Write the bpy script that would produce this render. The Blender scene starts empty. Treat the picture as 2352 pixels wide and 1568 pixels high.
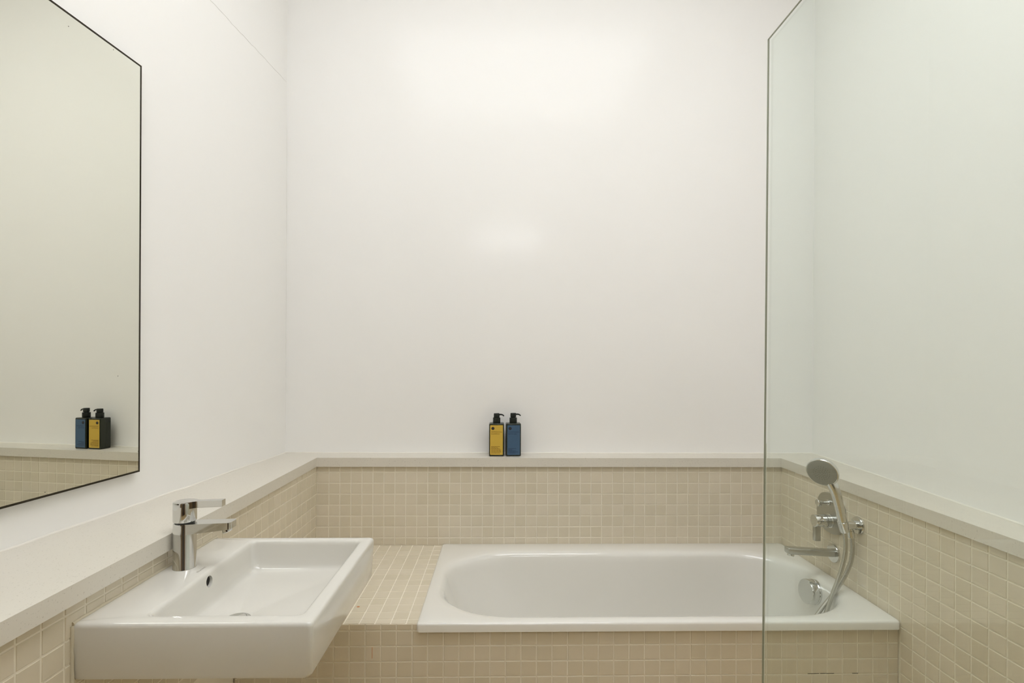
import bpy, bmesh, math, random
from mathutils import Matrix, Vector

random.seed(7)
CZ = 1.385                       # camera height above the floor (m)

# ------------------------------------------------------------------ camera
scene = bpy.context.scene
COL = scene.collection
cam_data = bpy.data.cameras.new('camera')
cam = bpy.data.objects.new('camera', cam_data)
COL.objects.link(cam)
cam.location = (0, 0, CZ)
cam.rotation_euler = (math.pi / 2, -0.0049, -0.0202)
cam_data.sensor_width = 36.0
cam_data.sensor_fit = 'HORIZONTAL'
cam_data.lens = 1168.2 / 2352 * 36.0
cam_data.shift_y = 45.9 / 2352
cam_data.clip_start = 0.02
scene.camera = cam

# ------------------------------------------------------------------ world, exposure
world = bpy.data.worlds.new('world')
scene.world = world
world.use_nodes = True
world.node_tree.nodes['Background'].inputs[0].default_value = (0.9, 0.93, 1.0, 1)
world.node_tree.nodes['Background'].inputs[1].default_value = 0.05
scene.view_settings.view_transform = 'Standard'
scene.view_settings.look = 'None'
scene.view_settings.gamma = 1.0
scene.view_settings.exposure = 0.0
scene.view_settings.use_curve_mapping = False

scene.cycles.use_adaptive_sampling = True
scene.cycles.adaptive_threshold = 0.08
scene.cycles.adaptive_min_samples = 16
scene.cycles.max_bounces = 8

scene.cycles.diffuse_bounces = 7
scene.cycles.use_light_tree = False

LAMP_POS = (0.12, 0.84, 3.66)    # wide opal lamp hung below the ceiling, above the frame
LAMP_STRENGTH = 4.8
LAMP_COLOR = (0.98, 1.0, 1.04)
GLARE_LAMP_STRENGTH = 23.0             # unseen wall lamp added to put a glare on the back wall

# ------------------------------------------------------------------ materials
def srgb(r, g, b):
    f = lambda c: (c / 255) / 12.92 if c / 255 <= 0.04045 else ((c / 255 + 0.055) / 1.055) ** 2.4
    return (f(r), f(g), f(b), 1)

def mat(name, color, rough=0.5, metal=0.0, spec=0.5, coat=0.0):
    m = bpy.data.materials.new(name)
    m.use_nodes = True
    b = m.node_tree.nodes['Principled BSDF']
    b.inputs['Base Color'].default_value = color if len(color) == 4 else (*color, 1)
    b.inputs['Roughness'].default_value = rough
    b.inputs['Metallic'].default_value = metal
    b.inputs['Specular IOR Level'].default_value = spec
    b.inputs['Coat Weight'].default_value = coat
    b.inputs['Coat Roughness'].default_value = 0.03
    return m

def noise_bump(m, scale, strength, dist=0.002, detail=3.0):
    nt = m.node_tree
    b = nt.nodes['Principled BSDF']
    tc = nt.nodes.new('ShaderNodeTexCoord')
    n = nt.nodes.new('ShaderNodeTexNoise')
    n.inputs['Scale'].default_value = scale
    n.inputs['Detail'].default_value = detail
    bp = nt.nodes.new('ShaderNodeBump')
    bp.inputs['Strength'].default_value = strength
    bp.inputs['Distance'].default_value = dist
    nt.links.new(tc.outputs['Object'], n.inputs['Vector'])
    nt.links.new(n.outputs['Fac'], bp.inputs['Height'])
    nt.links.new(bp.outputs['Normal'], b.inputs['Normal'])

def color_noise(m, scale, c1, c2, lo=0.35, hi=0.65, detail=4.0):
    nt = m.node_tree
    b = nt.nodes['Principled BSDF']
    tc = nt.nodes.new('ShaderNodeTexCoord')
    n = nt.nodes.new('ShaderNodeTexNoise')
    n.inputs['Scale'].default_value = scale
    n.inputs['Detail'].default_value = detail
    r = nt.nodes.new('ShaderNodeValToRGB')
    r.color_ramp.elements[0].position = lo
    r.color_ramp.elements[1].position = hi
    r.color_ramp.elements[0].color = c1
    r.color_ramp.elements[1].color = c2
    nt.links.new(tc.outputs['Object'], n.inputs['Vector'])
    nt.links.new(n.outputs['Fac'], r.inputs['Fac'])
    nt.links.new(r.outputs['Color'], b.inputs['Base Color'])

M = {}
M['plaster'] = mat('plaster_paint', (0.90, 0.89, 0.86), 0.165, spec=0.115)
noise_bump(M['plaster'], 7.0, 0.22, 0.006)
M['ceiling'] = mat('ceiling_paint', (0.93, 0.925, 0.90), 0.6)
M['crack'] = mat('hairline_crack', (0.79, 0.775, 0.73), 0.8)
M['ledge'] = mat('white_quartz', (0.74, 0.72, 0.67), 0.34)
color_noise(M['ledge'], 260.0, (0.54, 0.50, 0.42, 1), (0.71, 0.67, 0.585, 1), 0.27, 0.36, 2.0)
M['caulk'] = mat('caulk', (0.84, 0.81, 0.73), 0.5)
M['old_caulk'] = mat('old_caulk', (0.62, 0.56, 0.42), 0.6)
M['grout'] = mat('grout', (0.83, 0.77, 0.64), 0.8)
noise_bump(M['grout'], 160.0, 0.3, 0.001)
M['ceramic'] = mat('white_ceramic', (0.72, 0.70, 0.64), 0.10, coat=0.4)
M['enamel'] = mat('white_enamel', (0.82, 0.805, 0.75), 0.14, coat=0.4)
M['chrome'] = mat('chrome', (0.70, 0.70, 0.68), 0.07, 1.0)
M['satin'] = mat('satin_chrome', (0.50, 0.50, 0.47), 0.28, 1.0)
M['face'] = mat('grey_spray_face', (0.27, 0.27, 0.235), 0.35)
M['dark'] = mat('dark_void', (0.012, 0.010, 0.007), 0.8)
M['rubber'] = mat('dark_rubber', (0.05, 0.05, 0.045), 0.5)
M['mirror'] = mat('mirror_silver', (0.83, 0.835, 0.755), 0.0, 1.0)
M['mirror_edge'] = mat('mirror_edge', (0.028, 0.022, 0.011), 0.5, spec=0.2)
M['bottle'] = mat('dark_green_plastic', (0.016, 0.020, 0.010), 0.22, spec=0.45)
M['pump'] = mat('black_plastic', (0.012, 0.015, 0.011), 0.38, spec=0.35)
M['yellow'] = mat('yellow_label', srgb(208, 173, 68), 0.5)
M['blue'] = mat('blue_label', srgb(66, 94, 122), 0.5)
M['ink_y'] = mat('brown_ink', srgb(120, 88, 18), 0.6)
M['ink_b'] = mat('navy_ink', srgb(30, 50, 76), 0.6)
M['ink_dot'] = mat('black_ink', (0.008, 0.006, 0.007), 0.6)
M['ink_white'] = mat('pale_ink', (0.14, 0.12, 0.13), 0.6)
M['ink_grey'] = mat('grey_ink', (0.30, 0.28, 0.23), 0.6)
M['front'] = mat('warm_plaster', (0.17, 0.115, 0.06), 0.6)
M['door'] = mat('brown_door', (0.045, 0.033, 0.022), 0.4)
M['white_metal'] = mat('white_metal', (0.8, 0.8, 0.78), 0.4)
M['rust'] = mat('rust_mark', (0.55, 0.19, 0.05), 0.7)

# beige glazed mosaic: each tile takes its own slight shade
def tile_mat(name, base, amp, rough):
    m = mat(name, base, rough, spec=0.5)
    nt = m.node_tree
    b = nt.nodes['Principled BSDF']
    oi = nt.nodes.new('ShaderNodeObjectInfo')
    r = nt.nodes.new('ShaderNodeValToRGB')
    lo = [c * (1 - amp) for c in base[:3]]
    hi = [min(1, c * (1 + amp)) for c in base[:3]]
    hi[2] *= 1.03
    r.color_ramp.elements[0].color = (*lo, 1)
    r.color_ramp.elements[1].color = (*hi, 1)
    nt.links.new(oi.outputs['Random'], r.inputs['Fac'])
    nt.links.new(r.outputs['Color'], b.inputs['Base Color'])
    return m
M['tile'] = tile_mat('beige_tile', (0.70, 0.63, 0.485), 0.03, 0.13)

# mosaic too far out of the picture to build one by one
m = mat('mosaic_beyond', (0.5, 0.43, 0.3), 0.25)
nt = m.node_tree
tc = nt.nodes.new('ShaderNodeTexCoord')
br = nt.nodes.new('ShaderNodeTexBrick')
br.offset = 0.0
br.inputs['Color1'].default_value = (0.58, 0.42, 0.20, 1)
br.inputs['Color2'].default_value = (0.55, 0.40, 0.19, 1)
br.inputs['Mortar'].default_value = (0.60, 0.525, 0.375, 1)
br.inputs['Scale'].default_value = 1.0
br.inputs['Brick Width'].default_value = 0.05
br.inputs['Row Height'].default_value = 0.05
br.inputs['Mortar Size'].default_value = 0.002
nt.links.new(tc.outputs['Object'], br.inputs['Vector'])
nt.links.new(br.outputs['Color'], nt.nodes['Principled BSDF'].inputs['Base Color'])
M['floor'] = m

# braided hose
m = mat('steel_hose', (0.52, 0.51, 0.46), 0.26, 1.0)
nt = m.node_tree
tc = nt.nodes.new('ShaderNodeTexCoord')
wv = nt.nodes.new('ShaderNodeTexWave')
wv.bands_direction = 'Z'
wv.inputs['Scale'].default_value = 160.0
bp = nt.nodes.new('ShaderNodeBump')
bp.inputs['Strength'].default_value = 0.25
bp.inputs['Distance'].default_value = 0.0006
nt.links.new(tc.outputs['Object'], wv.inputs['Vector'])
nt.links.new(wv.outputs['Fac'], bp.inputs['Height'])
nt.links.new(bp.outputs['Normal'], nt.nodes['Principled BSDF'].inputs['Normal'])
M['hose'] = m

def glass_mat(name, tint):
    m = bpy.data.materials.new(name)
    m.use_nodes = True
    nt = m.node_tree
    nt.nodes.remove(nt.nodes['Principled BSDF'])
    tr = nt.nodes.new('ShaderNodeBsdfTransparent')
    tr.inputs[0].default_value = (*tint, 1)
    gl = nt.nodes.new('ShaderNodeBsdfGlossy')
    gl.inputs['Roughness'].default_value = 0.0
    gl.inputs[0].default_value = (0.95, 1.0, 0.97, 1)
    lw = nt.nodes.new('ShaderNodeLayerWeight')
    lw.inputs['Blend'].default_value = 0.5
    pw = nt.nodes.new('ShaderNodeMath'); pw.operation = 'POWER'; pw.inputs[1].default_value = 5.0
    ml = nt.nodes.new('ShaderNodeMath'); ml.operation = 'MULTIPLY_ADD'
    ml.inputs[1].default_value = 0.96; ml.inputs[2].default_value = 0.04
    mx = nt.nodes.new('ShaderNodeMixShader')
    nt.links.new(lw.outputs['Facing'], pw.inputs[0])
    nt.links.new(pw.outputs[0], ml.inputs[0])
    nt.links.new(ml.outputs[0], mx.inputs[0])
    nt.links.new(tr.outputs[0], mx.inputs[1])
    nt.links.new(gl.outputs[0], mx.inputs[2])
    nt.links.new(mx.outputs[0], nt.nodes['Material Output'].inputs[0])
    return m
M['glass'] = glass_mat('clear_green_glass', (0.952, 0.976, 0.958))
M['glass_edge'] = mat('glass_edge', (0.30, 0.30, 0.22), 0.15)
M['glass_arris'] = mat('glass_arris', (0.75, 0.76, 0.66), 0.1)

m = bpy.data.materials.new('opal_lamp')
m.use_nodes = True
b = m.node_tree.nodes['Principled BSDF']
b.inputs['Base Color'].default_value = (0.9, 0.9, 0.88, 1)
b.inputs['Emission Color'].default_value = (*LAMP_COLOR, 1)
b.inputs['Emission Strength'].default_value = LAMP_STRENGTH
M['opal'] = m
m2 = m.copy(); m2.name = 'opal_glare_lamp'
m2.node_tree.nodes['Principled BSDF'].inputs['Emission Strength'].default_value = GLARE_LAMP_STRENGTH
M['opal_glare'] = m2

# ------------------------------------------------------------------ helpers
def setp(o, parent):
    """all matrices are authored in world space; keep them there under a parent"""
    o.parent = parent
    o.matrix_parent_inverse = parent.matrix_basis.inverted() if parent.parent is None else \
        (parent.matrix_basis.inverted())

def obj(name, mesh, material=None, parent=None, matrix=None, smooth=None):
    o = bpy.data.objects.new(name, mesh)
    COL.objects.link(o)
    if matrix is not None:
        o.matrix_basis = matrix
    if material is not None and not mesh.materials:
        mesh.materials.append(M[material])
    if smooth is not None:
        for p in mesh.polygons:
            p.use_smooth = True
        if smooth < 180:
            mesh.set_sharp_from_angle(angle=math.radians(smooth))
    if parent is not None:
        setp(o, parent)
    return o

def tag(o, label=None, category=None, group=None, kind=None):
    for k, v in (('label', label), ('category', category), ('group', group), ('kind', kind)):
        if v:
            o[k] = v
    return o

def empty(name, loc, label, category, group=None):
    o = bpy.data.objects.new(name, None)
    COL.objects.link(o)
    o.empty_display_size = 0.05
    o.matrix_basis = Matrix.Translation(loc)
    return tag(o, label, category, group)

def mesh_from(verts, faces, name='mesh'):
    me = bpy.data.meshes.new(name)
    me.from_pydata([tuple(v) for v in verts], [], faces)
    me.update()
    return me

def bm_mesh(bm, name='mesh'):
    bmesh.ops.recalc_face_normals(bm, faces=bm.faces[:])
    me = bpy.data.meshes.new(name)
    bm.to_mesh(me)
    bm.free()
    return me

def rbox(x0, x1, y0, y1, z0, z1, bev=0.0, seg=2, mtx=None):
    bm = bmesh.new()
    bmesh.ops.create_cube(bm, size=1.0)
    for v in bm.verts:
        v.co = Vector(((x0 + x1) / 2 + v.co.x * (x1 - x0), (y0 + y1) / 2 + v.co.y * (y1 - y0), (z0 + z1) / 2 + v.co.z * (z1 - z0)))
    if bev > 0:
        bmesh.ops.bevel(bm, geom=bm.edges[:], offset=bev, segments=seg, profile=0.5, affect='EDGES')
    if mtx is not None:
        bmesh.ops.transform(bm, matrix=mtx, verts=bm.verts[:])
    return bm_mesh(bm)

def prism(poly, z0, z1, bev=0.0, seg=2, mtx=None):
    """extruded xy polygon"""
    bm = bmesh.new()
    lo = [bm.verts.new((x, y, z0)) for x, y in poly]
    hi = [bm.verts.new((x, y, z1)) for x, y in poly]
    n = len(poly)
    bm.faces.new(lo[::-1]); bm.faces.new(hi)
    for i in range(n):
        bm.faces.new((lo[i], lo[(i + 1) % n], hi[(i + 1) % n], hi[i]))
    if bev > 0:
        es = [e for e in bm.edges if e.is_manifold and e.calc_face_angle(0) > 0.6]
        bmesh.ops.bevel(bm, geom=es, offset=bev, segments=seg, profile=0.5, affect='EDGES')
    if mtx is not None:
        bmesh.ops.transform(bm, matrix=mtx, verts=bm.verts[:])
    return bm_mesh(bm)

def frame(axis, up=(0, 0, 1)):
    """matrix whose Z column is the axis"""
    z = Vector(axis).normalized()
    u = Vector(up)
    if abs(z.dot(u)) > 0.98:
        u = Vector((0, 1, 0))
    x = u.cross(z).normalized()
    y = z.cross(x)
    return Matrix((x, y, z)).transposed().to_4x4()

def lathe(profile, loc=(0, 0, 0), axis=(0, 0, 1), seg=40, sx=1.0, sy=1.0):
    """profile = [(radius, height), ...] turned round axis; first and last rings are capped"""
    verts, faces = [], []
    for r, h in profile:
        for i in range(seg):
            a = 2 * math.pi * i / seg
            verts.append(Vector((r * sx * math.cos(a), r * sy * math.sin(a), h)))
    for k in range(len(profile) - 1):
        for i in range(seg):
            j = (i + 1) % seg
            faces.append((k * seg + i, k * seg + j, (k + 1) * seg + j, (k + 1) * seg + i))
    faces.append(tuple(range(seg))[::-1])
    faces.append(tuple((len(profile) - 1) * seg + i for i in range(seg)))
    mtx = Matrix.Translation(loc) @ frame(axis)
    return mesh_from([mtx @ v for v in verts], faces)

def catmull(pts, n=8):
    pts = [Vector(p) for p in pts]
    P = [2 * pts[0] - pts[1]] + pts + [2 * pts[-1] - pts[-2]]
    out = []
    for i in range(1, len(P) - 2):
        for k in range(n):
            t = k / n
            a, b_, c, d = P[i - 1], P[i], P[i + 1], P[i + 2]
            out.append(0.5 * ((2 * b_) + (c - a) * t + (2 * a - 5 * b_ + 4 * c - d) * t * t + (3 * b_ - a - 3 * c + d) * t ** 3))
    out.append(pts[-1])
    return out

def tube(path, radius, seg=14):
    """swept round tube; radius may be a function of 0..1"""
    n = len(path)
    rf = radius if callable(radius) else (lambda t: radius)
    verts, faces = [], []
    t0 = (path[1] - path[0]).normalized()
    x = t0.orthogonal().normalized()
    for k, p in enumerate(path):
        t = (path[min(k + 1, n - 1)] - path[max(k - 1, 0)]).normalized()
        x = (x - t * x.dot(t)).normalized()
        y = t.cross(x)
        r = rf(k / (n - 1))
        for i in range(seg):
            a = 2 * math.pi * i / seg
            verts.append(p + x * (r * math.cos(a)) + y * (r * math.sin(a)))
    for k in range(n - 1):
        for i in range(seg):
            j = (i + 1) % seg
            faces.append((k * seg + i, k * seg + j, (k + 1) * seg + j, (k + 1) * seg + i))
    faces.append(tuple(range(seg))[::-1])
    faces.append(tuple((n - 1) * seg + i for i in range(seg)))
    return mesh_from(verts, faces)

def loop(x0, x1, y0, y1, rx, ry, k=8, straight=6):
    """rounded rectangle, counter-clockwise, always the same number of points"""
    pts = []
    cs = [((x1 - rx, y1 - ry), 0), ((x0 + rx, y1 - ry), 1), ((x0 + rx, y0 + ry), 2), ((x1 - rx, y0 + ry), 3)]
    arcs = []
    for (cx, cy), q in cs:
        arcs.append([(cx + rx * math.cos(math.pi / 2 * (q + i / k)), cy + ry * math.sin(math.pi / 2 * (q + i / k))) for i in range(k + 1)])
    for q in range(4):
        pts += arcs[q]
        a, b_ = arcs[q][-1], arcs[(q + 1) % 4][0]
        for s in range(1, straight):
            t = s / straight
            pts.append((a[0] + (b_[0] - a[0]) * t, a[1] + (b_[1] - a[1]) * t))
    return pts

def rings(levels, cap_last=True, cap_first=False):
    """levels = [(loop points, z or function(x,y)), ...] bridged ring to ring"""
    verts, faces = [], []
    n = len(levels[0][0])
    for pts, z in levels:
        for (x, y) in pts:
            verts.append((x, y, z(x, y) if callable(z) else z))
    for r in range(len(levels) - 1):
        for i in range(n):
            j = (i + 1) % n
            faces.append((r * n + i, (r + 1) * n + i, (r + 1) * n + j, r * n + j))
    if cap_last:
        faces.append(tuple((len(levels) - 1) * n + i for i in range(n)))
    if cap_first:
        faces.append(tuple(range(n))[::-1])
    me = mesh_from(verts, faces)
    bm = bmesh.new(); bm.from_mesh(me); bmesh.ops.recalc_face_normals(bm, faces=bm.faces[:]); bm.to_mesh(me); bm.free()
    return me

def boolean_cut(target, cutter_mesh):
    c = bpy.data.objects.new('cutter', cutter_mesh)
    COL.objects.link(c)
    md = target.modifiers.new('cut', 'BOOLEAN')
    md.operation = 'DIFFERENCE'
    md.solver = 'EXACT'
    md.object = c
    dg = bpy.context.evaluated_depsgraph_get()
    me = bpy.data.meshes.new_from_object(target.evaluated_get(dg))
    target.modifiers.clear()
    target.data = me
    bpy.data.objects.remove(c)

def text_mesh(body, size, mtx, shear=0.0, width=None):
    cu = bpy.data.curves.new('text', 'FONT')
    cu.body = body
    cu.size = size
    cu.shear = shear
    cu.space_line = 0.82
    o = bpy.data.objects.new('text', cu)
    COL.objects.link(o)
    dg = bpy.context.evaluated_depsgraph_get()
    me = bpy.data.meshes.new_from_object(o.evaluated_get(dg))
    bpy.data.objects.remove(o)
    if width:
        xs = [v.co.x for v in me.vertices]
        s = width / (max(xs) - min(xs))
        for v in me.vertices:
            v.co.x *= s
    me.transform(mtx)
    me.materials.clear()
    return me

# ------------------------------------------------------------------ room geometry
YB = 2.45                                     # plaster back wall
YT = 2.3375                                   # face of the back tiling
XT = 1.3025                                   # face of the right tiling
ZC = 3.90                                     # ceiling
Z_LEDGE = CZ - 0.441
LEDGE_T = 0.041
Y0 = -1.6                                     # wall behind the camera
lx = lambda y: -1.142 + 0.088 * (y - 1.184)   # left plaster wall, a little out of square
rx_ = lambda y: 1.4272 + 0.084 * (y - 1.359)  # right plaster wall
lt = lambda y: -0.8405 - 0.0135 * (YT - y)    # face of the left tiling

def slab(poly, z0, z1): return prism(poly, z0, z1)

floor = tag(obj('floor', slab([(-1.6, Y0 - 0.1), (1.8, Y0 - 0.1), (1.8, YB + 0.1), (-1.6, YB + 0.1)], -0.06, 0.0), 'floor'),
            'beige mosaic tile floor of the bathroom', kind='structure')
ceiling = tag(obj('ceiling', slab([(-1.6, Y0 - 0.1), (1.8, Y0 - 0.1), (1.8, YB + 0.1), (-1.6, YB + 0.1)], ZC, ZC + 0.06), 'ceiling'),
              'plain white painted ceiling above the bath', kind='structure')
wall_left = tag(obj('wall_left', slab([(lx(Y0), Y0), (lx(YB), YB), (lx(YB) - 0.1, YB + 0.008), (lx(Y0) - 0.1, Y0)], 0, ZC), 'plaster'),
                'cream plaster wall on the left behind the mirror', kind='structure')
wall_right = tag(obj('wall_right', slab([(rx_(Y0), Y0), (rx_(Y0) + 0.1, Y0), (rx_(YB) + 0.1, YB), (rx_(YB), YB)], 0, ZC), 'plaster'),
                 'cream plaster wall on the right behind the glass screen', kind='structure')
wall_back = tag(obj('wall_back', rbox(-1.2, 1.68, YB, YB + 0.1, 0, ZC), 'plaster'), 'glossy cream plaster wall behind the bathtub', kind='structure')
wall_front = tag(obj('wall_front', rbox(-1.45, 1.35, Y0 - 0.1, Y0, 0, ZC), 'front'), 'plain plaster wall behind the camera', kind='structure')
door = tag(obj('door_1', rbox(-0.35, 0.50, Y0, Y0 + 0.035, 0.005, 2.05, 0.004), 'door'), 'dark brown door behind the camera', kind='structure')
dh = obj('door_handle', tube(catmull([(0.42, Y0 + 0.035, 1.0), (0.42, Y0 + 0.085, 1.0), (0.40, Y0 + 0.095, 1.0), (0.30, Y0 + 0.095, 1.0)], 5), 0.009), 'chrome', door, smooth=60)

# hairline cracks in the left corner and along the ceiling seam
def crack(pts, r, parent, matn='crack'):
    return obj('hairline_crack', tube([Vector(p) for p in pts], r, 5), matn, parent)
pts = []
for i in range(40):
    z = CZ - 0.40 + i * (1.10 + 0.40) / 39
    pts.append((lx(YB) + 0.0005 + random.uniform(-0.0012, 0.0012), YB - 0.0005, z))
crack(pts, 0.0006, wall_left)
pts = []
for i in range(26):
    y = YB - 0.01 - i * 0.026
    pts.append((lx(y) + 0.0003, y, CZ + 1.325 + random.uniform(-0.003, 0.002)))
crack(pts, 0.0007, wall_left)

# ------------------------------------------------------------------ tiling
T = 0.05
GAP = 0.0044
THICK = 0.0014
tile_cache = {}
def tile_mesh(w, h):
    key = (round(w, 4), round(h, 4))
    if key in tile_cache:
        return tile_cache[key]
    a, c, e = w / 2, h / 2, 0.0007
    v = [(-a, -c, -0.002), (a, -c, -0.002), (a, c, -0.002), (-a, c, -0.002),
         (-a, -c, THICK - e), (a, -c, THICK - e), (a, c, THICK - e), (-a, c, THICK - e),
         (-a + e, -c + e, THICK), (a - e, -c + e, THICK), (a - e, c - e, THICK), (-a + e, c - e, THICK)]
    f = [(8, 9, 10, 11)]
    for i in range(4):
        j = (i + 1) % 4
        f += [(i, j, j + 4, i + 4), (i + 4, j + 4, j + 8, i + 8)]
    me = mesh_from(v, f, 'tile')
    me.materials.append(M['tile'])
    tile_cache[key] = me
    return me

def tile_grid(name, parent, origin, U, V, ulines, vlines, keep=None, tilt=0.004):
    """tiles between grid lines; origin is a point on the grout bed, U x V = outward normal"""
    U, V = Vector(U).normalized(), Vector(V).normalized()
    N = U.cross(V)
    O = Vector(origin)
    cnt = 0
    for i in range(len(ulines) - 1):
        for j in range(len(vlines) - 1):
            u0, u1, v0, v1 = ulines[i], ulines[i + 1], vlines[j], vlines[j + 1]
            if keep and not keep((u0 + u1) / 2, (v0 + v1) / 2):
                continue
            w, h = u1 - u0 - GAP, v1 - v0 - GAP
            if w < 0.004 or h < 0.004:
                continue
            c = O + U * ((u0 + u1) / 2) + V * ((v0 + v1) / 2)
            mt = Matrix((U, V, N)).transposed().to_4x4()
            mt.translation = c
            mt = mt @ Matrix.Rotation(random.uniform(-tilt, tilt), 4, 'X') @ Matrix.Rotation(random.uniform(-tilt, tilt), 4, 'Y') \
                @ Matrix.Rotation(random.uniform(-0.006, 0.006), 4, 'Z')
            obj(name, tile_mesh(w, h), None, parent, mt)
            cnt += 1
    return cnt

def lines(start, end, phase, pitch=T):
    """grid lines from start to end with one line passing through phase"""
    out = [start]
    k = math.ceil((start - phase) / pitch + 0.12)
    while phase + k * pitch < end - 0.12 * pitch:
        out.append(phase + k * pitch)
        k += 1
    out.append(end)
    return out

Z_UND = Z_LEDGE - LEDGE_T                     # underside of the ledge
Z_DECK = CZ - 0.8425                          # tiled deck
YA = 1.638                                    # face of the bath apron
ROW0 = CZ - 0.5579                            # a horizontal joint of the back tiling

# back wall tiling
bed = obj('tile_backing', prism([(lt(YT), YT + THICK), (XT, YT + THICK), (rx_(YB), YB), (lx(YB), YB)], 0, Z_UND), 'grout', wall_back)
back_u, back_v = lines(lt(YT), XT, -0.7853), lines(Z_DECK, Z_UND, ROW0)
tile_grid('tile', wall_back, (0, YT + THICK, 0), (1, 0, 0), (0, 0, 1), back_u, back_v[:-1])
# the narrow cut row tucked under the ledge: past the 300 largest, so one joined part
vs, fs = [], []
for i in range(len(back_u) - 1):
    w, h = back_u[i + 1] - back_u[i] - GAP, back_v[-1] - back_v[-2] - GAP
    if w < 0.004:
        continue
    b0 = len(vs)
    src = tile_mesh(w, h)
    for v in src.vertices:
        vs.append(((back_u[i] + back_u[i + 1]) / 2 + v.co.x, YT + THICK - v.co.z, (back_v[-1] + back_v[-2]) / 2 + v.co.y))
    fs += [tuple(b0 + k for k in p.vertices) for p in src.polygons]
strip = obj('cut_tile_row', mesh_from(vs, fs), 'tile', wall_back)
strip['kind'] = 'stuff'
# left wall tiling
d = Vector((lt(YT) - lt(0.0), YT, 0)).normalized()
bed = obj('tile_backing', prism([(lt(-0.2) - THICK, -0.2), (lt(YT + .004) - THICK, YT + 0.004), (lx(YB), YB), (lx(-0.2), -0.2)], 0, Z_UND), 'grout', wall_left)
so = Vector((lt(YT) - THICK, YT, 0))
tile_grid('tile', wall_left, so, d, (0, 0, 1), [-u for u in lines(0.0, 1.70, 0.018)][::-1], lines(CZ - 0.90, Z_UND, ROW0),
          keep=lambda u, v: v > Z_DECK - 0.004 or u < YA - YT)
# right wall tiling
bed = obj('tile_backing', prism([(XT + THICK, YT + 0.004), (XT + THICK, 0.03), (rx_(0.03), 0.03), (rx_(YB), YB)], 0, Z_UND), 'grout', wall_right)
tile_grid('tile', wall_right, (XT + THICK, YT, 0), (0, -1, 0), (0, 0, 1),
          lines(0.0, 1.36, YT - 1.7823), lines(CZ - 1.1066, Z_UND, CZ - 0.6066),
          keep=lambda u, v: v > Z_DECK - 0.004 or u > YT - YA)

# ledge capping the tiling on three sides
LX, LY, RXL = -0.8374, 2.3245, 1.2931
poly = [(LX, -0.15), (LX, LY), (RXL, LY), (RXL, 0.05), (rx_(0.05) , 0.05), (rx_(YB), YB), (lx(YB), YB), (lx(-0.15), -0.15)]
ledge = tag(obj('trim_1', prism(poly[::-1], Z_UND, Z_LEDGE, 0.0022, 2), 'ledge', smooth=40), 'white stone ledge running round three walls above the tiles', kind='structure')
def bead(p0, p1, r=0.004):
    a, c = Vector(p0), Vector(p1)
    n = max(8, int((c - a).length / 0.06))
    pts = [a.lerp(c, i / n) + Vector((random.uniform(-.0012, .0012), random.uniform(-.0012, .0012), random.uniform(-.0010, .0012))) for i in range(n + 1)]
    return tube(pts, r, 8)
obj('sealant_bead', bead((lx(YB), YB, Z_LEDGE), (rx_(YB), YB, Z_LEDGE)), 'caulk', ledge, smooth=80)
obj('sealant_bead', bead((lx(0.2), 0.2, Z_LEDGE), (lx(YB), YB, Z_LEDGE), 0.0045), 'caulk', ledge, smooth=80)
obj('sealant_bead', bead((rx_(0.4), 0.4, Z_LEDGE), (rx_(YB), YB, Z_LEDGE), 0.0045), 'caulk', ledge, smooth=80)

# ------------------------------------------------------------------ bath surround
TX0, TX1, TY0 = -0.2675, 1.3005, 1.6240       # bathtub rim outline
Z_RIM = CZ - 0.8353
sur = empty('bath_surround', (0.2, 1.99, 0), 'beige mosaic tiled surround boxing in the white bathtub', 'bath surround')
B = THICK
zb_ = Z_DECK - B
xl = lt(YT)
bm = bmesh.new()
def addbox(bm, x0, x1, y0, y1, z0, z1):
    r = bmesh.ops.create_cube(bm, size=1.0)
    for v in r['verts']:
        v.co = Vector(((x0 + x1) / 2 + v.co.x * (x1 - x0), (y0 + y1) / 2 + v.co.y * (y1 - y0), (z0 + z1) / 2 + v.co.z * (z1 - z0)))
addbox(bm, xl, TX0 + 0.02, YA + B, YT + 0.0004, 0.0, zb_)       # solid deck beside the tub
addbox(bm, TX0 + 0.02, XT - 0.0005, YA + B, YA + 0.022, 0.0, zb_ - 0.006)  # apron wall under the rim
obj('grout_bed', bm_mesh(bm), 'grout', sur)
tile_grid('apron_tile', sur, (0, YA + B, 0), (1, 0, 0), (0, 0, 1),
          lines(lt(YA), XT, -0.533), lines(CZ - 1.1635, Z_DECK, CZ - 0.9135))
deck_v = lines(0.0, YT - YA, 0.020)
tile_grid('deck_tile', sur, (0, YA, zb_), (1, 0, 0), (0, 1, 0),
          lines(lt(1.9), TX0 + 0.012, -0.553), [YT - YA - v for v in deck_v][::-1])
# open joint round the inspection panel low on the apron
for (a, c) in ((1.003, 1.040), (1.044, 1.062), (1.064, 1.090), (1.150, 1.170)):
    obj('open_joint', rbox(a, c, YA + 0.0006, YA + 0.004, CZ - 1.0135, CZ - 1.0122, 0), 'dark', sur)
obj('open_joint', rbox(-0.411, -0.4095, YA - 0.0003, YA + 0.002, CZ - 0.953, CZ - 0.917, 0, mtx=None), 'rust', sur)
obj('rust_stain', lathe([(0.0045, 0), (0.0045, 0.0004)], (-0.487, 1.752, Z_DECK + 0.0001), (0, 0, 1), 9, 1.2, 0.8), 'rust', sur)

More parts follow.
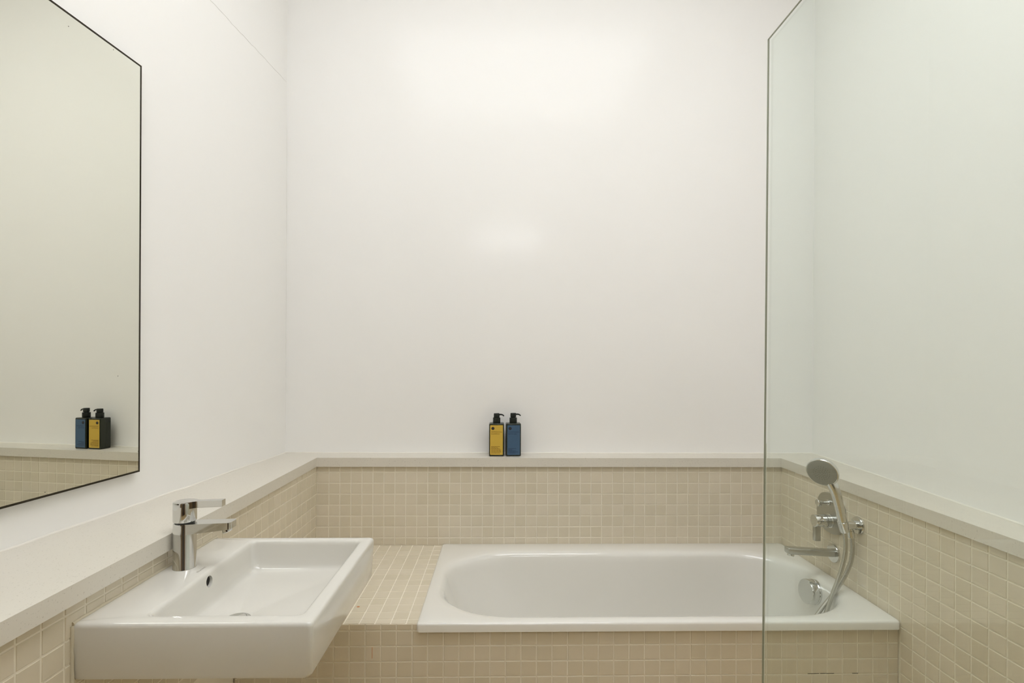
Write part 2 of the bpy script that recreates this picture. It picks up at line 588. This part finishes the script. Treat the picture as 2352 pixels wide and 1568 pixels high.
# ------------------------------------------------------------------ bathtub
tub = empty('bathtub', (0.5, 1.98, Z_RIM - 0.43), 'white enamelled bathtub with a wide rolled rim', 'bathtub')
OX0, OX1, OY0, OY1 = -0.218, 1.238, 1.672, 2.232     # opening
RXo, RYo = 0.265, 0.215
def out_l(i, r=0.012): return loop(TX0 + i, TX1 - i, TY0 + i, YT - i, r, r, 12, 10)
def in_l(l, r_, f, bk, dr=0.0):
    """opening inset by l (left), r_ (right), f (front), bk (back)"""
    return loop(OX0 + l, OX1 - r_, OY0 + f, OY1 - bk, RXo + dr, RYo + dr * 0.6, 12, 10)
levels = [(out_l(0.004), Z_RIM - 0.030), (out_l(0.0), Z_RIM - 0.0285), (out_l(0.0), Z_RIM - 0.0075), (out_l(0.0012), Z_RIM - 0.0038),
          (out_l(0.0038), Z_RIM - 0.0012), (out_l(0.0075, 0.016), Z_RIM),
          (in_l(-0.024, -0.024, -0.020, -0.032), Z_RIM + 0.0004), (in_l(-0.010, -0.010, -0.008, -0.012), Z_RIM - 0.0012),
          (in_l(-0.003, -0.003, -0.003, -0.003), Z_RIM - 0.0045), (in_l(0.004, 0.003, 0.003, 0.004), Z_RIM - 0.0105),
          (in_l(0.010, 0.007, 0.007, 0.009), Z_RIM - 0.021), (in_l(0.018, 0.010, 0.010, 0.013), Z_RIM - 0.045),
          (in_l(0.060, 0.022, 0.018, 0.022), Z_RIM - 0.14), (in_l(0.120, 0.036, 0.028, 0.034), Z_RIM - 0.25),
          (in_l(0.180, 0.060, 0.045, 0.052, -0.02), Z_RIM - 0.34), (in_l(0.235, 0.100, 0.080, 0.088, -0.05), Z_RIM - 0.385),
          (in_l(0.310, 0.170, 0.140, 0.150, -0.10), Z_RIM - 0.405), (in_l(0.50, 0.40, 0.22, 0.23, -0.19), Z_RIM - 0.410)]
obj('shell', rings(levels), 'enamel', tub, smooth=50)
# round overflow cap on the tap-end slope
kn = obj('overflow_cap', lathe([(0.047, -0.020), (0.047, 0.004), (0.0455, 0.006), (0.0445, 0.006), (0.0445, 0.012), (0.046, 0.013), (0.046, 0.031), (0.0445, 0.0335), (0.030, 0.0345), (0.001, 0.0345)],
                               (1.222, 1.962, CZ - 0.893), (-1, -0.06, 0.10), 48), 'chrome', tub, smooth=35)
kn['label'] = 'round chrome overflow cap'

# ------------------------------------------------------------------ wash basin
basin = empty('wash_basin', (-0.62, 1.287, CZ - 0.65), 'white rectangular ceramic wash basin hung on the tiled wall', 'wash basin')
ZB = CZ - 0.530
BX0, BX1, BY0, BY1 = -0.868, -0.380, 1.036, 1.540
def bl(i, r): return loop(BX0, BX1 - i, BY0 + i, BY1 - i, r, r, 8, 6)
IX0, IX1, IY0, IY1 = -0.7335, -0.4135, 1.071, 1.514
def il(i, r): return loop(IX0 + i, IX1 - i, IY0 + i, IY1 - i, r, r, 8, 6)
DRX, DRY = -0.640, 1.246
zf = lambda base: (lambda x, y: base)
H = 0.118
blevels = [(bl(0.10, 0.03), ZB - H), (bl(0.012, 0.016), ZB - H), (bl(0.008, 0.014), ZB - H + 0.002), (bl(0.0045, 0.012), ZB - H + 0.010),
           (bl(0.0, 0.011), ZB - 0.010), (bl(0.0008, 0.011), ZB - 0.005), (bl(0.003, 0.011), ZB - 0.0018), (bl(0.007, 0.011), ZB),
           (il(-0.007, 0.019), ZB), (il(-0.003, 0.018), ZB - 0.0009), (il(0.0006, 0.017), ZB - 0.0034), (il(0.003, 0.016), ZB - 0.0075), (il(0.0045, 0.016), ZB - 0.014),
           (il(0.008, 0.018), ZB - 0.045), (il(0.012, 0.020), ZB - 0.066), (il(0.016, 0.022), ZB - 0.0745), (il(0.022, 0.022), ZB - 0.079),
           (il(0.034, 0.022), ZB - 0.0815)]
# floor falling gently towards the waste
def blend(i, t, z):
    base = il(0.034, 0.022)
    n_ = len(base)
    out = []
    for k, (x, y) in enumerate(base):
        ang = math.atan2(y - DRY, x - DRX)
        tx, ty = DRX + 0.028 * math.cos(ang), DRY + 0.028 * math.sin(ang)
        out.append((x + (tx - x) * t, y + (ty - y) * t))
    return out, z
blevels += [blend(0, 0.25, ZB - 0.0840), blend(0, 0.5, ZB - 0.0868), blend(0, 0.72, ZB - 0.0905), blend(0, 0.86, ZB - 0.0945), blend(0, 0.95, ZB - 0.0985), blend(0, 1.0, ZB - 0.1015)]
body = obj('basin_body', rings(blevels, True, True), 'ceramic', basin)
OVY, OVZ = 1.287, CZ - 0.5535
boolean_cut(body, lathe([(0.0135, -0.03), (0.0135, 0.03)], (IX0 - 0.004, OVY, OVZ), (1, 0, 0), 32))
for p_ in body.data.polygons:
    p_.use_smooth = True
body.data.set_sharp_from_angle(angle=math.radians(38))
obj('overflow_hole_shade', lathe([(0.0132, 0), (0.0132, 0.002)], (IX0 - 0.0035, OVY, OVZ), (1, 0, 0), 32), 'dark', basin)  # near-black disc in the cut hole, its colour gives the shade inside
dr = obj('waste', lathe([(0.032, 0.0), (0.032, 0.0025), (0.030, 0.004), (0.026, 0.004), (0.024, 0.001), (0.024, 0.0005)], (DRX, DRY, ZB - 0.1005), (0, 0, 1), 40), 'chrome', basin, smooth=40)
obj('plug', lathe([(0.0215, 0.0), (0.0215, 0.006), (0.019, 0.0085), (0.002, 0.010)], (DRX, DRY, ZB - 0.1000), (0, 0, 1), 40), 'chrome', basin, smooth=40)
# small script mark on the tap ledge and yellowed sealant along the wall
mt = Matrix.Translation((-0.7545, 1.283, ZB + 0.0003)) @ Matrix(((0, -1, 0), (1, 0, 0), (0, 0, 1))).to_4x4()
obj('lettering', text_mesh('Duravit', 0.0085, mt, 0.35, 0.036), 'ink_grey', basin)
yy = [BY0 + (BY1 - BY0) * i / 24 for i in range(25)]
obj('sealant', tube([Vector((lt(y) + 0.001, y, ZB + random.uniform(-.001, .0015))) for y in yy], 0.0042, 8), 'old_caulk', basin, smooth=80)
obj('sealant', tube([Vector((lt(BY0) + 0.001 + random.uniform(-.001, .001), BY0 - 0.0005, ZB - 0.004 - H * i / 12)) for i in range(13)], 0.0036, 8), 'old_caulk', basin, smooth=80)

# ------------------------------------------------------------------ basin faucet
FX, FY = -0.8085, 1.318
tap = empty('basin_faucet', (FX, FY, ZB), 'chrome single-lever faucet standing on the wash basin', 'faucet')
obj('column', lathe([(0.0272, 0.0), (0.0272, 0.0015), (0.0262, 0.003), (0.0262, 0.1120), (0.0255, 0.1150), (0.0235, 0.1158)], (FX, FY, ZB), (0, 0, 1), 56), 'chrome', tap, smooth=35)
obj('gap_ring', lathe([(0.0225, 0.114), (0.0225, 0.1200)], (FX, FY, ZB), (0, 0, 1), 48), 'rubber', tap, smooth=60)
# spout: flat tongue with a rounded end, thicker where it leaves the column
sp = []
L0, L1, W0, W1 = 0.0, 0.124, 0.0230, 0.0185
top = [(L0, W0), (0.030, 0.0205), (0.105, W1)]
rr = 0.008
tip = [(L1 - rr + rr * math.sin(a), W1 - rr + rr * math.cos(a) - 0.0) for a in [math.pi / 2 * i / 5 for i in range(6)]]
outl = top + tip
outl = outl + [(x, -y) for x, y in outl[::-1]]
me = prism([(FX + x, FY + y) for x, y in outl][::-1], ZB + 0.0880, ZB + 0.1145, 0.0016, 2)
for v in me.vertices:                          # underside rises a little towards the tip
    if v.co.z < ZB + 0.1005:
        t = (v.co.x - FX) / L1
        v.co.z += 0.010 * max(0, t) ** 1.2
    v.co.z += 0.004 * max(0, (v.co.x - FX) / L1)
obj('spout', me, 'chrome', tap, smooth=35)
obj('aerator', lathe([(0.0118, -0.004), (0.0118, 0.0120), (0.0105, 0.0135), (0.008, 0.0135), (0.008, 0.011)], (FX + 0.104, FY, ZB + 0.103), (0.40, 0, -1), 32), 'chrome', tap, smooth=35)
obj('cap', lathe([(0.0225, 0.1185), (0.0262, 0.1195), (0.0268, 0.1215), (0.0268, 0.1655), (0.0260, 0.1682), (0.0240, 0.1692), (0.001, 0.1697)], (FX, FY, ZB), (0, 0, 1), 56), 'chrome', tap, smooth=35)
lv = [(0.006, 0.0250), (0.020, 0.0175), (0.028, 0.0115), (0.038, 0.0088), (0.098, 0.0085)]
lv = lv + [(x, -y) for x, y in lv[::-1]]
me = prism([(FX + x, FY + y) for x, y in lv][::-1], ZB + 0.1525, ZB + 0.1692, 0.0012, 2)
for v in me.vertices:
    v.co.z += 0.004 * (v.co.x - FX) / 0.098
obj('lever', me, 'chrome', tap, smooth=35)

# ------------------------------------------------------------------ mirror on the left wall
yaw = math.atan(0.088)
# local frame: u along the wall (towards the back), w out of the wall
U = Vector((math.sin(yaw), math.cos(yaw), 0)); W = Vector((math.cos(yaw), -math.sin(yaw), 0))
P0 = Vector((lx(1.556), 1.556, 0))
MZ0, MZ1, MW = CZ - 0.337, CZ + 0.884, 1.00
mir = empty('mirror', P0 - U * (MW / 2) + Vector((0, 0, MZ0)), 'tall frameless mirror on the left wall above the wash basin', 'mirror')
def wall_box(u0, u1, w0, w1, z0, z1):
    vs = []
    for z in (z0, z1):
        for (u, w) in ((u0, w0), (u1, w0), (u1, w1), (u0, w1)):
            p = P0 + U * u + W * w
            vs.append((p.x, p.y, z))
    return vs, [(0, 3, 2, 1), (4, 5, 6, 7), (0, 1, 5, 4), (1, 2, 6, 5), (2, 3, 7, 6), (3, 0, 4, 7)]
e = 0.0052
v1, f1 = wall_box(-MW + e, -e, 0.001, 0.0208, MZ0 + e, MZ1 - e)
obj('mirror_glass', mesh_from(v1, f1), 'mirror', mir)
vv, ff = [], []
for args in ((-MW, -MW + e, 0.0, 0.0212, MZ0, MZ1), (-e, 0, 0.0, 0.0212, MZ0, MZ1), (-MW + e, -e, 0.0, 0.0212, MZ0, MZ0 + e), (-MW + e, -e, 0.0, 0.0212, MZ1 - e, MZ1)):
    a_, b_ = wall_box(*args)
    ff += [tuple(i + len(vv) for i in q) for q in b_]
    vv += a_
ed = obj('mirror_edge', mesh_from(vv, ff), 'mirror_edge', mir)
ed['label'] = 'thin dark edge of the mirror'
# specks where the silvering has worn
for (u, z) in ((-0.006, MZ0 + 0.062), (-0.29, MZ0 + 0.012), (-0.10, MZ1 - 0.012), (-0.235, MZ1 - 0.035), (-0.08, MZ0 + 0.29)):
    p = P0 + U * u + W * 0.0208
    obj('worn_speck', lathe([(0.0012, 0), (0.0010, 0.0002)], (p.x, p.y, z), tuple(W), 8), 'mirror_edge', mir)

# ------------------------------------------------------------------ glass shower screen
GX, GY1, GY0, GZ1 = 0.522, 1.0, -0.30, CZ + 0.642
scr = empty('shower_screen', (GX, 0.35, 0), 'clear greenish glass shower screen standing on the right', 'shower screen')
gt = 0.0060
lean = Matrix.Translation((GX, GY1, CZ)) @ Matrix.Rotation(0.0042, 4, 'Y') @ Matrix.Translation((-GX, -GY1, -CZ))
bm = bmesh.new()
bmesh.ops.create_cube(bm, size=1.0)
x0, x1, y0, y1, z0, z1 = GX, GX + gt, GY0, GY1 - 0.0012, 0.012, GZ1 - 0.0012
for v in bm.verts:
    v.co = Vector(((x0 + x1) / 2 + v.co.x * (x1 - x0), (y0 + y1) / 2 + v.co.y * (y1 - y0), (z0 + z1) / 2 + v.co.z * (z1 - z0)))
bmesh.ops.delete(bm, geom=[f for f in bm.faces if f.normal.y > 0.5 or f.normal.z > 0.5], context='FACES_ONLY')
me = bpy.data.meshes.new('pane'); bm.to_mesh(me); bm.free()
me.transform(lean)
obj('pane', me, 'glass', scr)
ge = obj('polished_edge', rbox(GX + 0.0002, GX + gt - 0.0024, GY1 - 0.0012, GY1, 0.012, GZ1, mtx=lean), 'glass_edge', scr)
ge['label'] = 'dark polished edge of the glass'
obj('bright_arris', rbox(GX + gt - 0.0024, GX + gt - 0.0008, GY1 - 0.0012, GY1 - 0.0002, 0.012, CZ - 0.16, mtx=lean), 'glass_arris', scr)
obj('polished_edge', rbox(GX + 0.0002, GX + gt - 0.0030, GY0, GY1 - 0.0012, GZ1 - 0.0012, GZ1, mtx=lean), 'glass_edge', scr)
obj('floor_channel', rbox(GX - 0.006, GX + gt + 0.006, GY0, GY1, 0.0, 0.016, 0.001), 'satin', scr)

# ------------------------------------------------------------------ pump bottles
def bottle(name, cx, yf, rot, label_mat, ink, title, label, rows, pump_up, row_y):
    z = Z_LEDGE
    loc = Vector((cx, yf + 0.029, z))
    root = empty(name, loc, label, 'bottle', 'pump bottles on the ledge')
    RT = Matrix.Translation(loc) @ Matrix.Rotation(rot, 4, 'Z')
    w, d_, h = 0.0345, 0.0285, 0.1530
    bm = bmesh.new()
    bmesh.ops.create_cube(bm, size=1.0)
    for v in bm.verts:
        v.co = Vector((v.co.x * 2 * w, v.co.y * 2 * d_, h / 2 + v.co.z * h))
    bmesh.ops.bevel(bm, geom=bm.edges[:], offset=0.0050, segments=4, profile=0.5, affect='EDGES')
    me = bm_mesh(bm); me.transform(RT)
    obj('bottle_body', me, 'bottle', root, smooth=50)
    lw0, lw1, lz0, lz1 = -0.0295, 0.0295, 0.0075, 0.1450
    me = prism(loop(lw0, lw1, lz0, lz1, 0.0022, 0.0022, 4, 2), 0.0, 0.0004)
    FR = RT @ Matrix(((1, 0, 0, 0), (0, 0, -1, -d_ - 0.00005), (0, 1, 0, 0), (0, 0, 0, 1)))
    me.transform(FR)
    lab = obj('label_sticker', me, label_mat, root)
    up = lambda x, y: FR @ Matrix.Translation((x, y, 0.0006))
    obj('round_emblem', lathe([(0.0070, 0.0), (0.0070, 0.0002)], tuple(FR @ Vector((-0.0168, 0.1300, 0.0004))), tuple((FR.to_3x3() @ Vector((0, 0, 1)))), 28), 'ink_dot', lab)
    obj('emblem_letter', text_mesh('f', 0.0105, FR @ Matrix.Translation((-0.0185, 0.1268, 0.0008)), 0.25), 'ink_white', lab)
    obj('lettering', text_mesh(title[0], 0.0088, up(-0.0245, 0.1105), 0, 0.0495), ink, lab)
    obj('lettering', text_mesh(title[1], 0.0088, up(-0.0245, 0.1015), 0, 0.0385), ink, lab)
    # rows of small print, word by word
    vs, fs = [], []
    rng = random.Random(len(title[0]))
    for k, L in enumerate(rows):
        x = -0.0245
        y = row_y - k * 0.0050
        while x < -0.0245 + L - 0.002:
            ww = min(rng.uniform(0.004, 0.010), -0.0245 + L - x)
            b0 = len(vs)
            for (px, py) in ((x, y), (x + ww, y), (x + ww, y + 0.0022), (x, y + 0.0022)):
                vs.append(up(0, 0) @ Vector((px, py, 0)))
            fs.append((b0, b0 + 1, b0 + 2, b0 + 3))
            x += ww + 0.0014
    obj('small_print', mesh_from(vs, fs), ink, lab)
    # pump: ribbed collar, stem, head, curved nozzle
    top = tuple(RT @ Vector((0, 0, h - 0.001)))
    verts_prof = [(0.0168, 0.0), (0.0175, 0.0015), (0.0175, 0.0235), (0.0168, 0.0255), (0.0125, 0.0262)]
    obj('collar', lathe(verts_prof, top, (0, 0, 1), 40), 'pump', root, smooth=40)
    obj('stem', lathe([(0.0115, 0.0), (0.0115, 0.030 + pump_up)], top, (0, 0, 1), 24), 'pump', root, smooth=40)
    hz = 0.0265 + pump_up
    obj('pump_head', lathe([(0.0125, hz - 0.0), (0.0138, hz + 0.0012), (0.0138, hz + 0.0160), (0.0126, hz + 0.0190), (0.001, hz + 0.0198)], top, (0, 0, 1), 40), 'pump', root, smooth=40)
    nz = hz + 0.0125
    path = catmull([RT @ Vector((x, y, h - 0.001 + nz + z_)) for x, y, z_ in ((0.008, 0, 0), (0.020, 0, 0.0008), (0.028, 0, -0.0012), (0.0345, 0, -0.0065))], 6)
    obj('nozzle', tube(path, lambda t: 0.0040 - 0.0012 * t, 14), 'pump', root, smooth=60)
    return root
bottle('pump_bottle', -0.0225, 2.362, 0.0, 'yellow', 'ink_y', ('REFRESHING', 'SHAMPOO'),
       'dark pump bottle with a yellow label on the white ledge', (0.040, 0.031, 0.040, 0.046, 0.047, 0.046, 0.040), 0.0, 0.0445)
bottle('pump_bottle', 0.0555, 2.362, 0.055, 'blue', 'ink_b', ('CONDITIONING', 'BATH GEL'),
       'dark pump bottle with a blue label on the white ledge', (0.036, 0.018, 0.034, 0.045, 0.034), 0.0015, 0.0350)

# ------------------------------------------------------------------ bath mixer plate on the right wall
ctr = Vector((XT, 1.975, CZ - 0.590))
mx = empty('bath_mixer', ctr, 'concealed chrome bath mixer with rounded plate and hanging lever', 'bath mixer')
pl = []
for i in range(72):
    a = 2 * math.pi * i / 72
    c_, s_ = math.cos(a), math.sin(a)
    nn = 2.0 / 2.5
    pl.append((0.083 * math.copysign(abs(c_) ** nn, c_), 0.0775 * math.copysign(abs(s_) ** nn, s_)))
# local x -> -y world, local y -> z world, local z -> -x world
WALL = Matrix(((0, 0, -1, 0), (-1, 0, 0, 0), (0, 1, 0, 0), (0, 0, 0, 1)))
me = prism(pl, 0.0, 0.009, 0.0018, 2); me.transform(Matrix.Translation(ctr) @ WALL)
obj('cover_plate', me, 'satin', mx, smooth=40)
dv = obj('diverter', lathe([(0.0125, 0.0), (0.0125, 0.004), (0.0085, 0.0045), (0.0085, 0.010), (0.0058, 0.0105), (0.0058, 0.034), (0.0125, 0.0345), (0.0135, 0.036), (0.0135, 0.046), (0.012, 0.048)],
                           (XT - 0.008, 1.983, CZ - 0.551), (-1, 0, 0.0), 32), 'chrome', mx, smooth=35)
hd = obj('handle', lathe([(0.0270, 0.0), (0.0270, 0.004), (0.0245, 0.0045), (0.0245, 0.016), (0.0258, 0.0165), (0.0258, 0.020), (0.0245, 0.0205), (0.0245, 0.062), (0.0235, 0.0645), (0.020, 0.0655)],
                         (XT - 0.008, 1.975, CZ - 0.620), (-1, 0, 0), 44), 'chrome', mx, smooth=35)
obj('seal_ring', lathe([(0.0249, 0.0), (0.0249, 0.003)], (XT - 0.0265, 1.975, CZ - 0.620), (-1, 0, 0), 40), 'rubber', hd, smooth=60)
obj('lever', rbox(XT - 0.0725, XT - 0.0500, 1.975 - 0.0095, 1.975 + 0.0095, CZ - 0.698, CZ - 0.628, 0.0025, 2), 'satin', hd, smooth=40)

# ------------------------------------------------------------------ bath spout
bs = empty('bath_spout', (XT, 1.960, CZ - 0.742), 'chrome bath spout with round rosette over the tub', 'bath spout')
obj('rosette', lathe([(0.0355, 0.0), (0.0355, 0.006), (0.0340, 0.0085), (0.018, 0.009)], (XT, 1.960, CZ - 0.742), (-1, 0, 0), 48), 'chrome', bs, smooth=35)
me = rbox(XT - 0.190, XT - 0.006, 1.960 - 0.0165, 1.960 + 0.0165, CZ - 0.7530, CZ - 0.7290, 0.0045, 3)
for v in me.vertices:
    v.co.z += 0.012 * max(0, (XT - v.co.x) / 0.19)
obj('spout_arm', me, 'satin', bs, smooth=40)
obj('aerator', lathe([(0.0125, 0.0), (0.0125, 0.010), (0.011, 0.012), (0.008, 0.012)], (XT - 0.172, 1.960, CZ - 0.7405), (-0.25, -0.25, -1), 32), 'chrome', bs, smooth=35)

# ------------------------------------------------------------------ shower outlet with holder
OY_, OZ_ = 1.826, CZ - 0.590
so_ = empty('shower_outlet', (XT, OY_, OZ_), 'chrome wall outlet and holder carrying the hand shower', 'shower outlet')
obj('rosette', lathe([(0.0315, 0.0), (0.0315, 0.005), (0.0300, 0.0075), (0.015, 0.008)], (XT, OY_, OZ_), (-1, 0, 0), 48), 'chrome', so_, smooth=35)
obj('arm', lathe([(0.0165, 0.004), (0.0165, 0.014), (0.0150, 0.015), (0.0150, 0.066), (0.012, 0.068)], (XT, OY_, OZ_), (-1, 0, 0.0), 36), 'chrome', so_, smooth=35)
h0 = Vector((1.2400, 1.812, CZ - 0.606)); h1 = Vector((1.2300, 1.808, CZ - 0.570))
ax = h1 - h0
obj('holder', lathe([(0.0145, -0.002), (0.0152, 0.0), (0.0172, ax.length), (0.0165, ax.length + 0.001), (0.0140, ax.length + 0.001)], h0, ax, 36), 'chrome', so_, smooth=35)
obj('hose_nut', lathe([(0.0078, -0.012), (0.0078, 0.004), (0.0105, 0.006), (0.0115, 0.022), (0.0112, 0.030), (0.0095, 0.031)], (1.272, OY_, OZ_ - 0.014), (0.16, 0.02, -1), 32), 'chrome', so_, smooth=35)

# ------------------------------------------------------------------ hand shower with hose
hs = empty('hand_shower', (1.235, 1.81, CZ - 0.60), 'chrome hand shower with grey round spray face and steel hose', 'hand shower')
hp = catmull([(1.2385, 1.8115, CZ - 0.600), (1.2290, 1.808, CZ - 0.566), (1.2150, 1.805, CZ - 0.512), (1.2010, 1.803, CZ - 0.465), (1.1905, 1.807, CZ - 0.436), (1.1800, 1.818, CZ - 0.412)], 8)
obj('handle', tube(hp, lambda t: 0.0138 + 0.0050 * t, 24), 'chrome', hs, smooth=60)
hn = Vector((-0.70, -0.62, -0.34)).normalized()
hc = Vector((1.1600, 1.812, CZ - 0.3905))
obj('head', lathe([(0.012, -0.026), (0.030, -0.022), (0.044, -0.013), (0.0520, -0.003), (0.0535, 0.004), (0.0530, 0.0085), (0.0508, 0.0110), (0.0485, 0.0112)], hc, hn, 56), 'chrome', hs, smooth=40)
fc = obj('spray_face', lathe([(0.0492, 0.0085), (0.0488, 0.0122), (0.045, 0.0132), (0.001, 0.0138)], hc, hn, 56), 'face', hs, smooth=40)
fc['label'] = 'matt grey spray face'
fm = Matrix.Translation(hc) @ frame(hn)
vs, fs = [], []
for ring, cnt in ((0.005, 5), (0.012, 10), (0.019, 15), (0.026, 20)):
    for i in range(cnt):
        a = 2 * math.pi * i / cnt
        b0 = len(vs)
        for q in range(6):
            vs.append(fm @ Vector((ring * math.cos(a) + 0.0011 * math.cos(q * math.pi / 3), ring * math.sin(a) + 0.0011 * math.sin(q * math.pi / 3), 0.0142)))
        fs.append(tuple(range(b0, b0 + 6)))
nzs = obj('nozzles', mesh_from(vs, fs), 'rubber', hs)
nzs['kind'] = 'stuff'
hose = [(1.2400, 1.812, CZ - 0.604), (1.2475, 1.815, CZ - 0.650), (1.2470, 1.817, CZ - 0.690), (1.2395, 1.818, CZ - 0.728), (1.2220, 1.818, CZ - 0.784), (1.2010, 1.818, CZ - 0.839),
        (1.1820, 1.818, CZ - 0.894), (1.1640, 1.818, CZ - 0.955), (1.145, 1.82, CZ - 1.06), (1.11, 1.82, CZ - 1.15), (1.05, 1.825, CZ - 1.185), (1.01, 1.83, CZ - 1.15),
        (1.04, 1.833, CZ - 1.06), (1.115, 1.835, CZ - 0.975), (1.1720, 1.835, CZ - 0.899), (1.2120, 1.834, CZ - 0.847), (1.2410, 1.832, CZ - 0.804),
        (1.2660, 1.831, CZ - 0.756), (1.2790, 1.830, CZ - 0.717), (1.2830, 1.829, CZ - 0.677), (1.2785, 1.8265, CZ - 0.632)]
obj('hose', tube(catmull(hose, 8), 0.0072, 16), 'hose', hs, smooth=60)

# ------------------------------------------------------------------ lamps (out of the picture, they light the room)
lx0, ly0, lz0 = LAMP_POS
lamp = empty('ceiling_lamp', (lx0, ly0, ZC), 'wide white opal lamp hanging below the ceiling', 'lamp')
for sx in (-0.4, 0.4):
    obj('stem', lathe([(0.008, 0.0), (0.008, ZC - lz0 - 0.04)], (lx0 + sx, ly0, ZC), (0, 0, -1), 14), 'white_metal', lamp, smooth=50)
obj('housing', prism(loop(lx0 - 0.92, lx0 + 0.92, ly0 - 0.64, ly0 + 0.64, 0.10, 0.10, 6, 1), lz0 - 0.035, lz0 + 0.045, 0.006, 2), 'white_metal', lamp, smooth=50)
obj('opal_diffuser', prism(loop(lx0 - 0.90, lx0 + 0.90, ly0 - 0.62, ly0 + 0.62, 0.10, 0.10, 6, 1), lz0 - 0.042, lz0 - 0.034, 0.002, 1), 'opal', lamp, smooth=50)
wl = empty('glare_lamp', (0.10, Y0, 2.93), 'added wall lamp behind the camera for the glare on the back wall', 'lamp')  # unseen, added for its glossy reflection on the plaster
obj('back_plate', rbox(-0.38, 0.52, Y0, Y0 + 0.02, 2.83, 3.05, 0.003), 'white_metal', wl)
obj('glare_panel', rbox(-0.36, 0.50, Y0 + 0.02, Y0 + 0.06, 2.85, 3.03, 0.015, 3), 'opal_glare', wl, smooth=40)
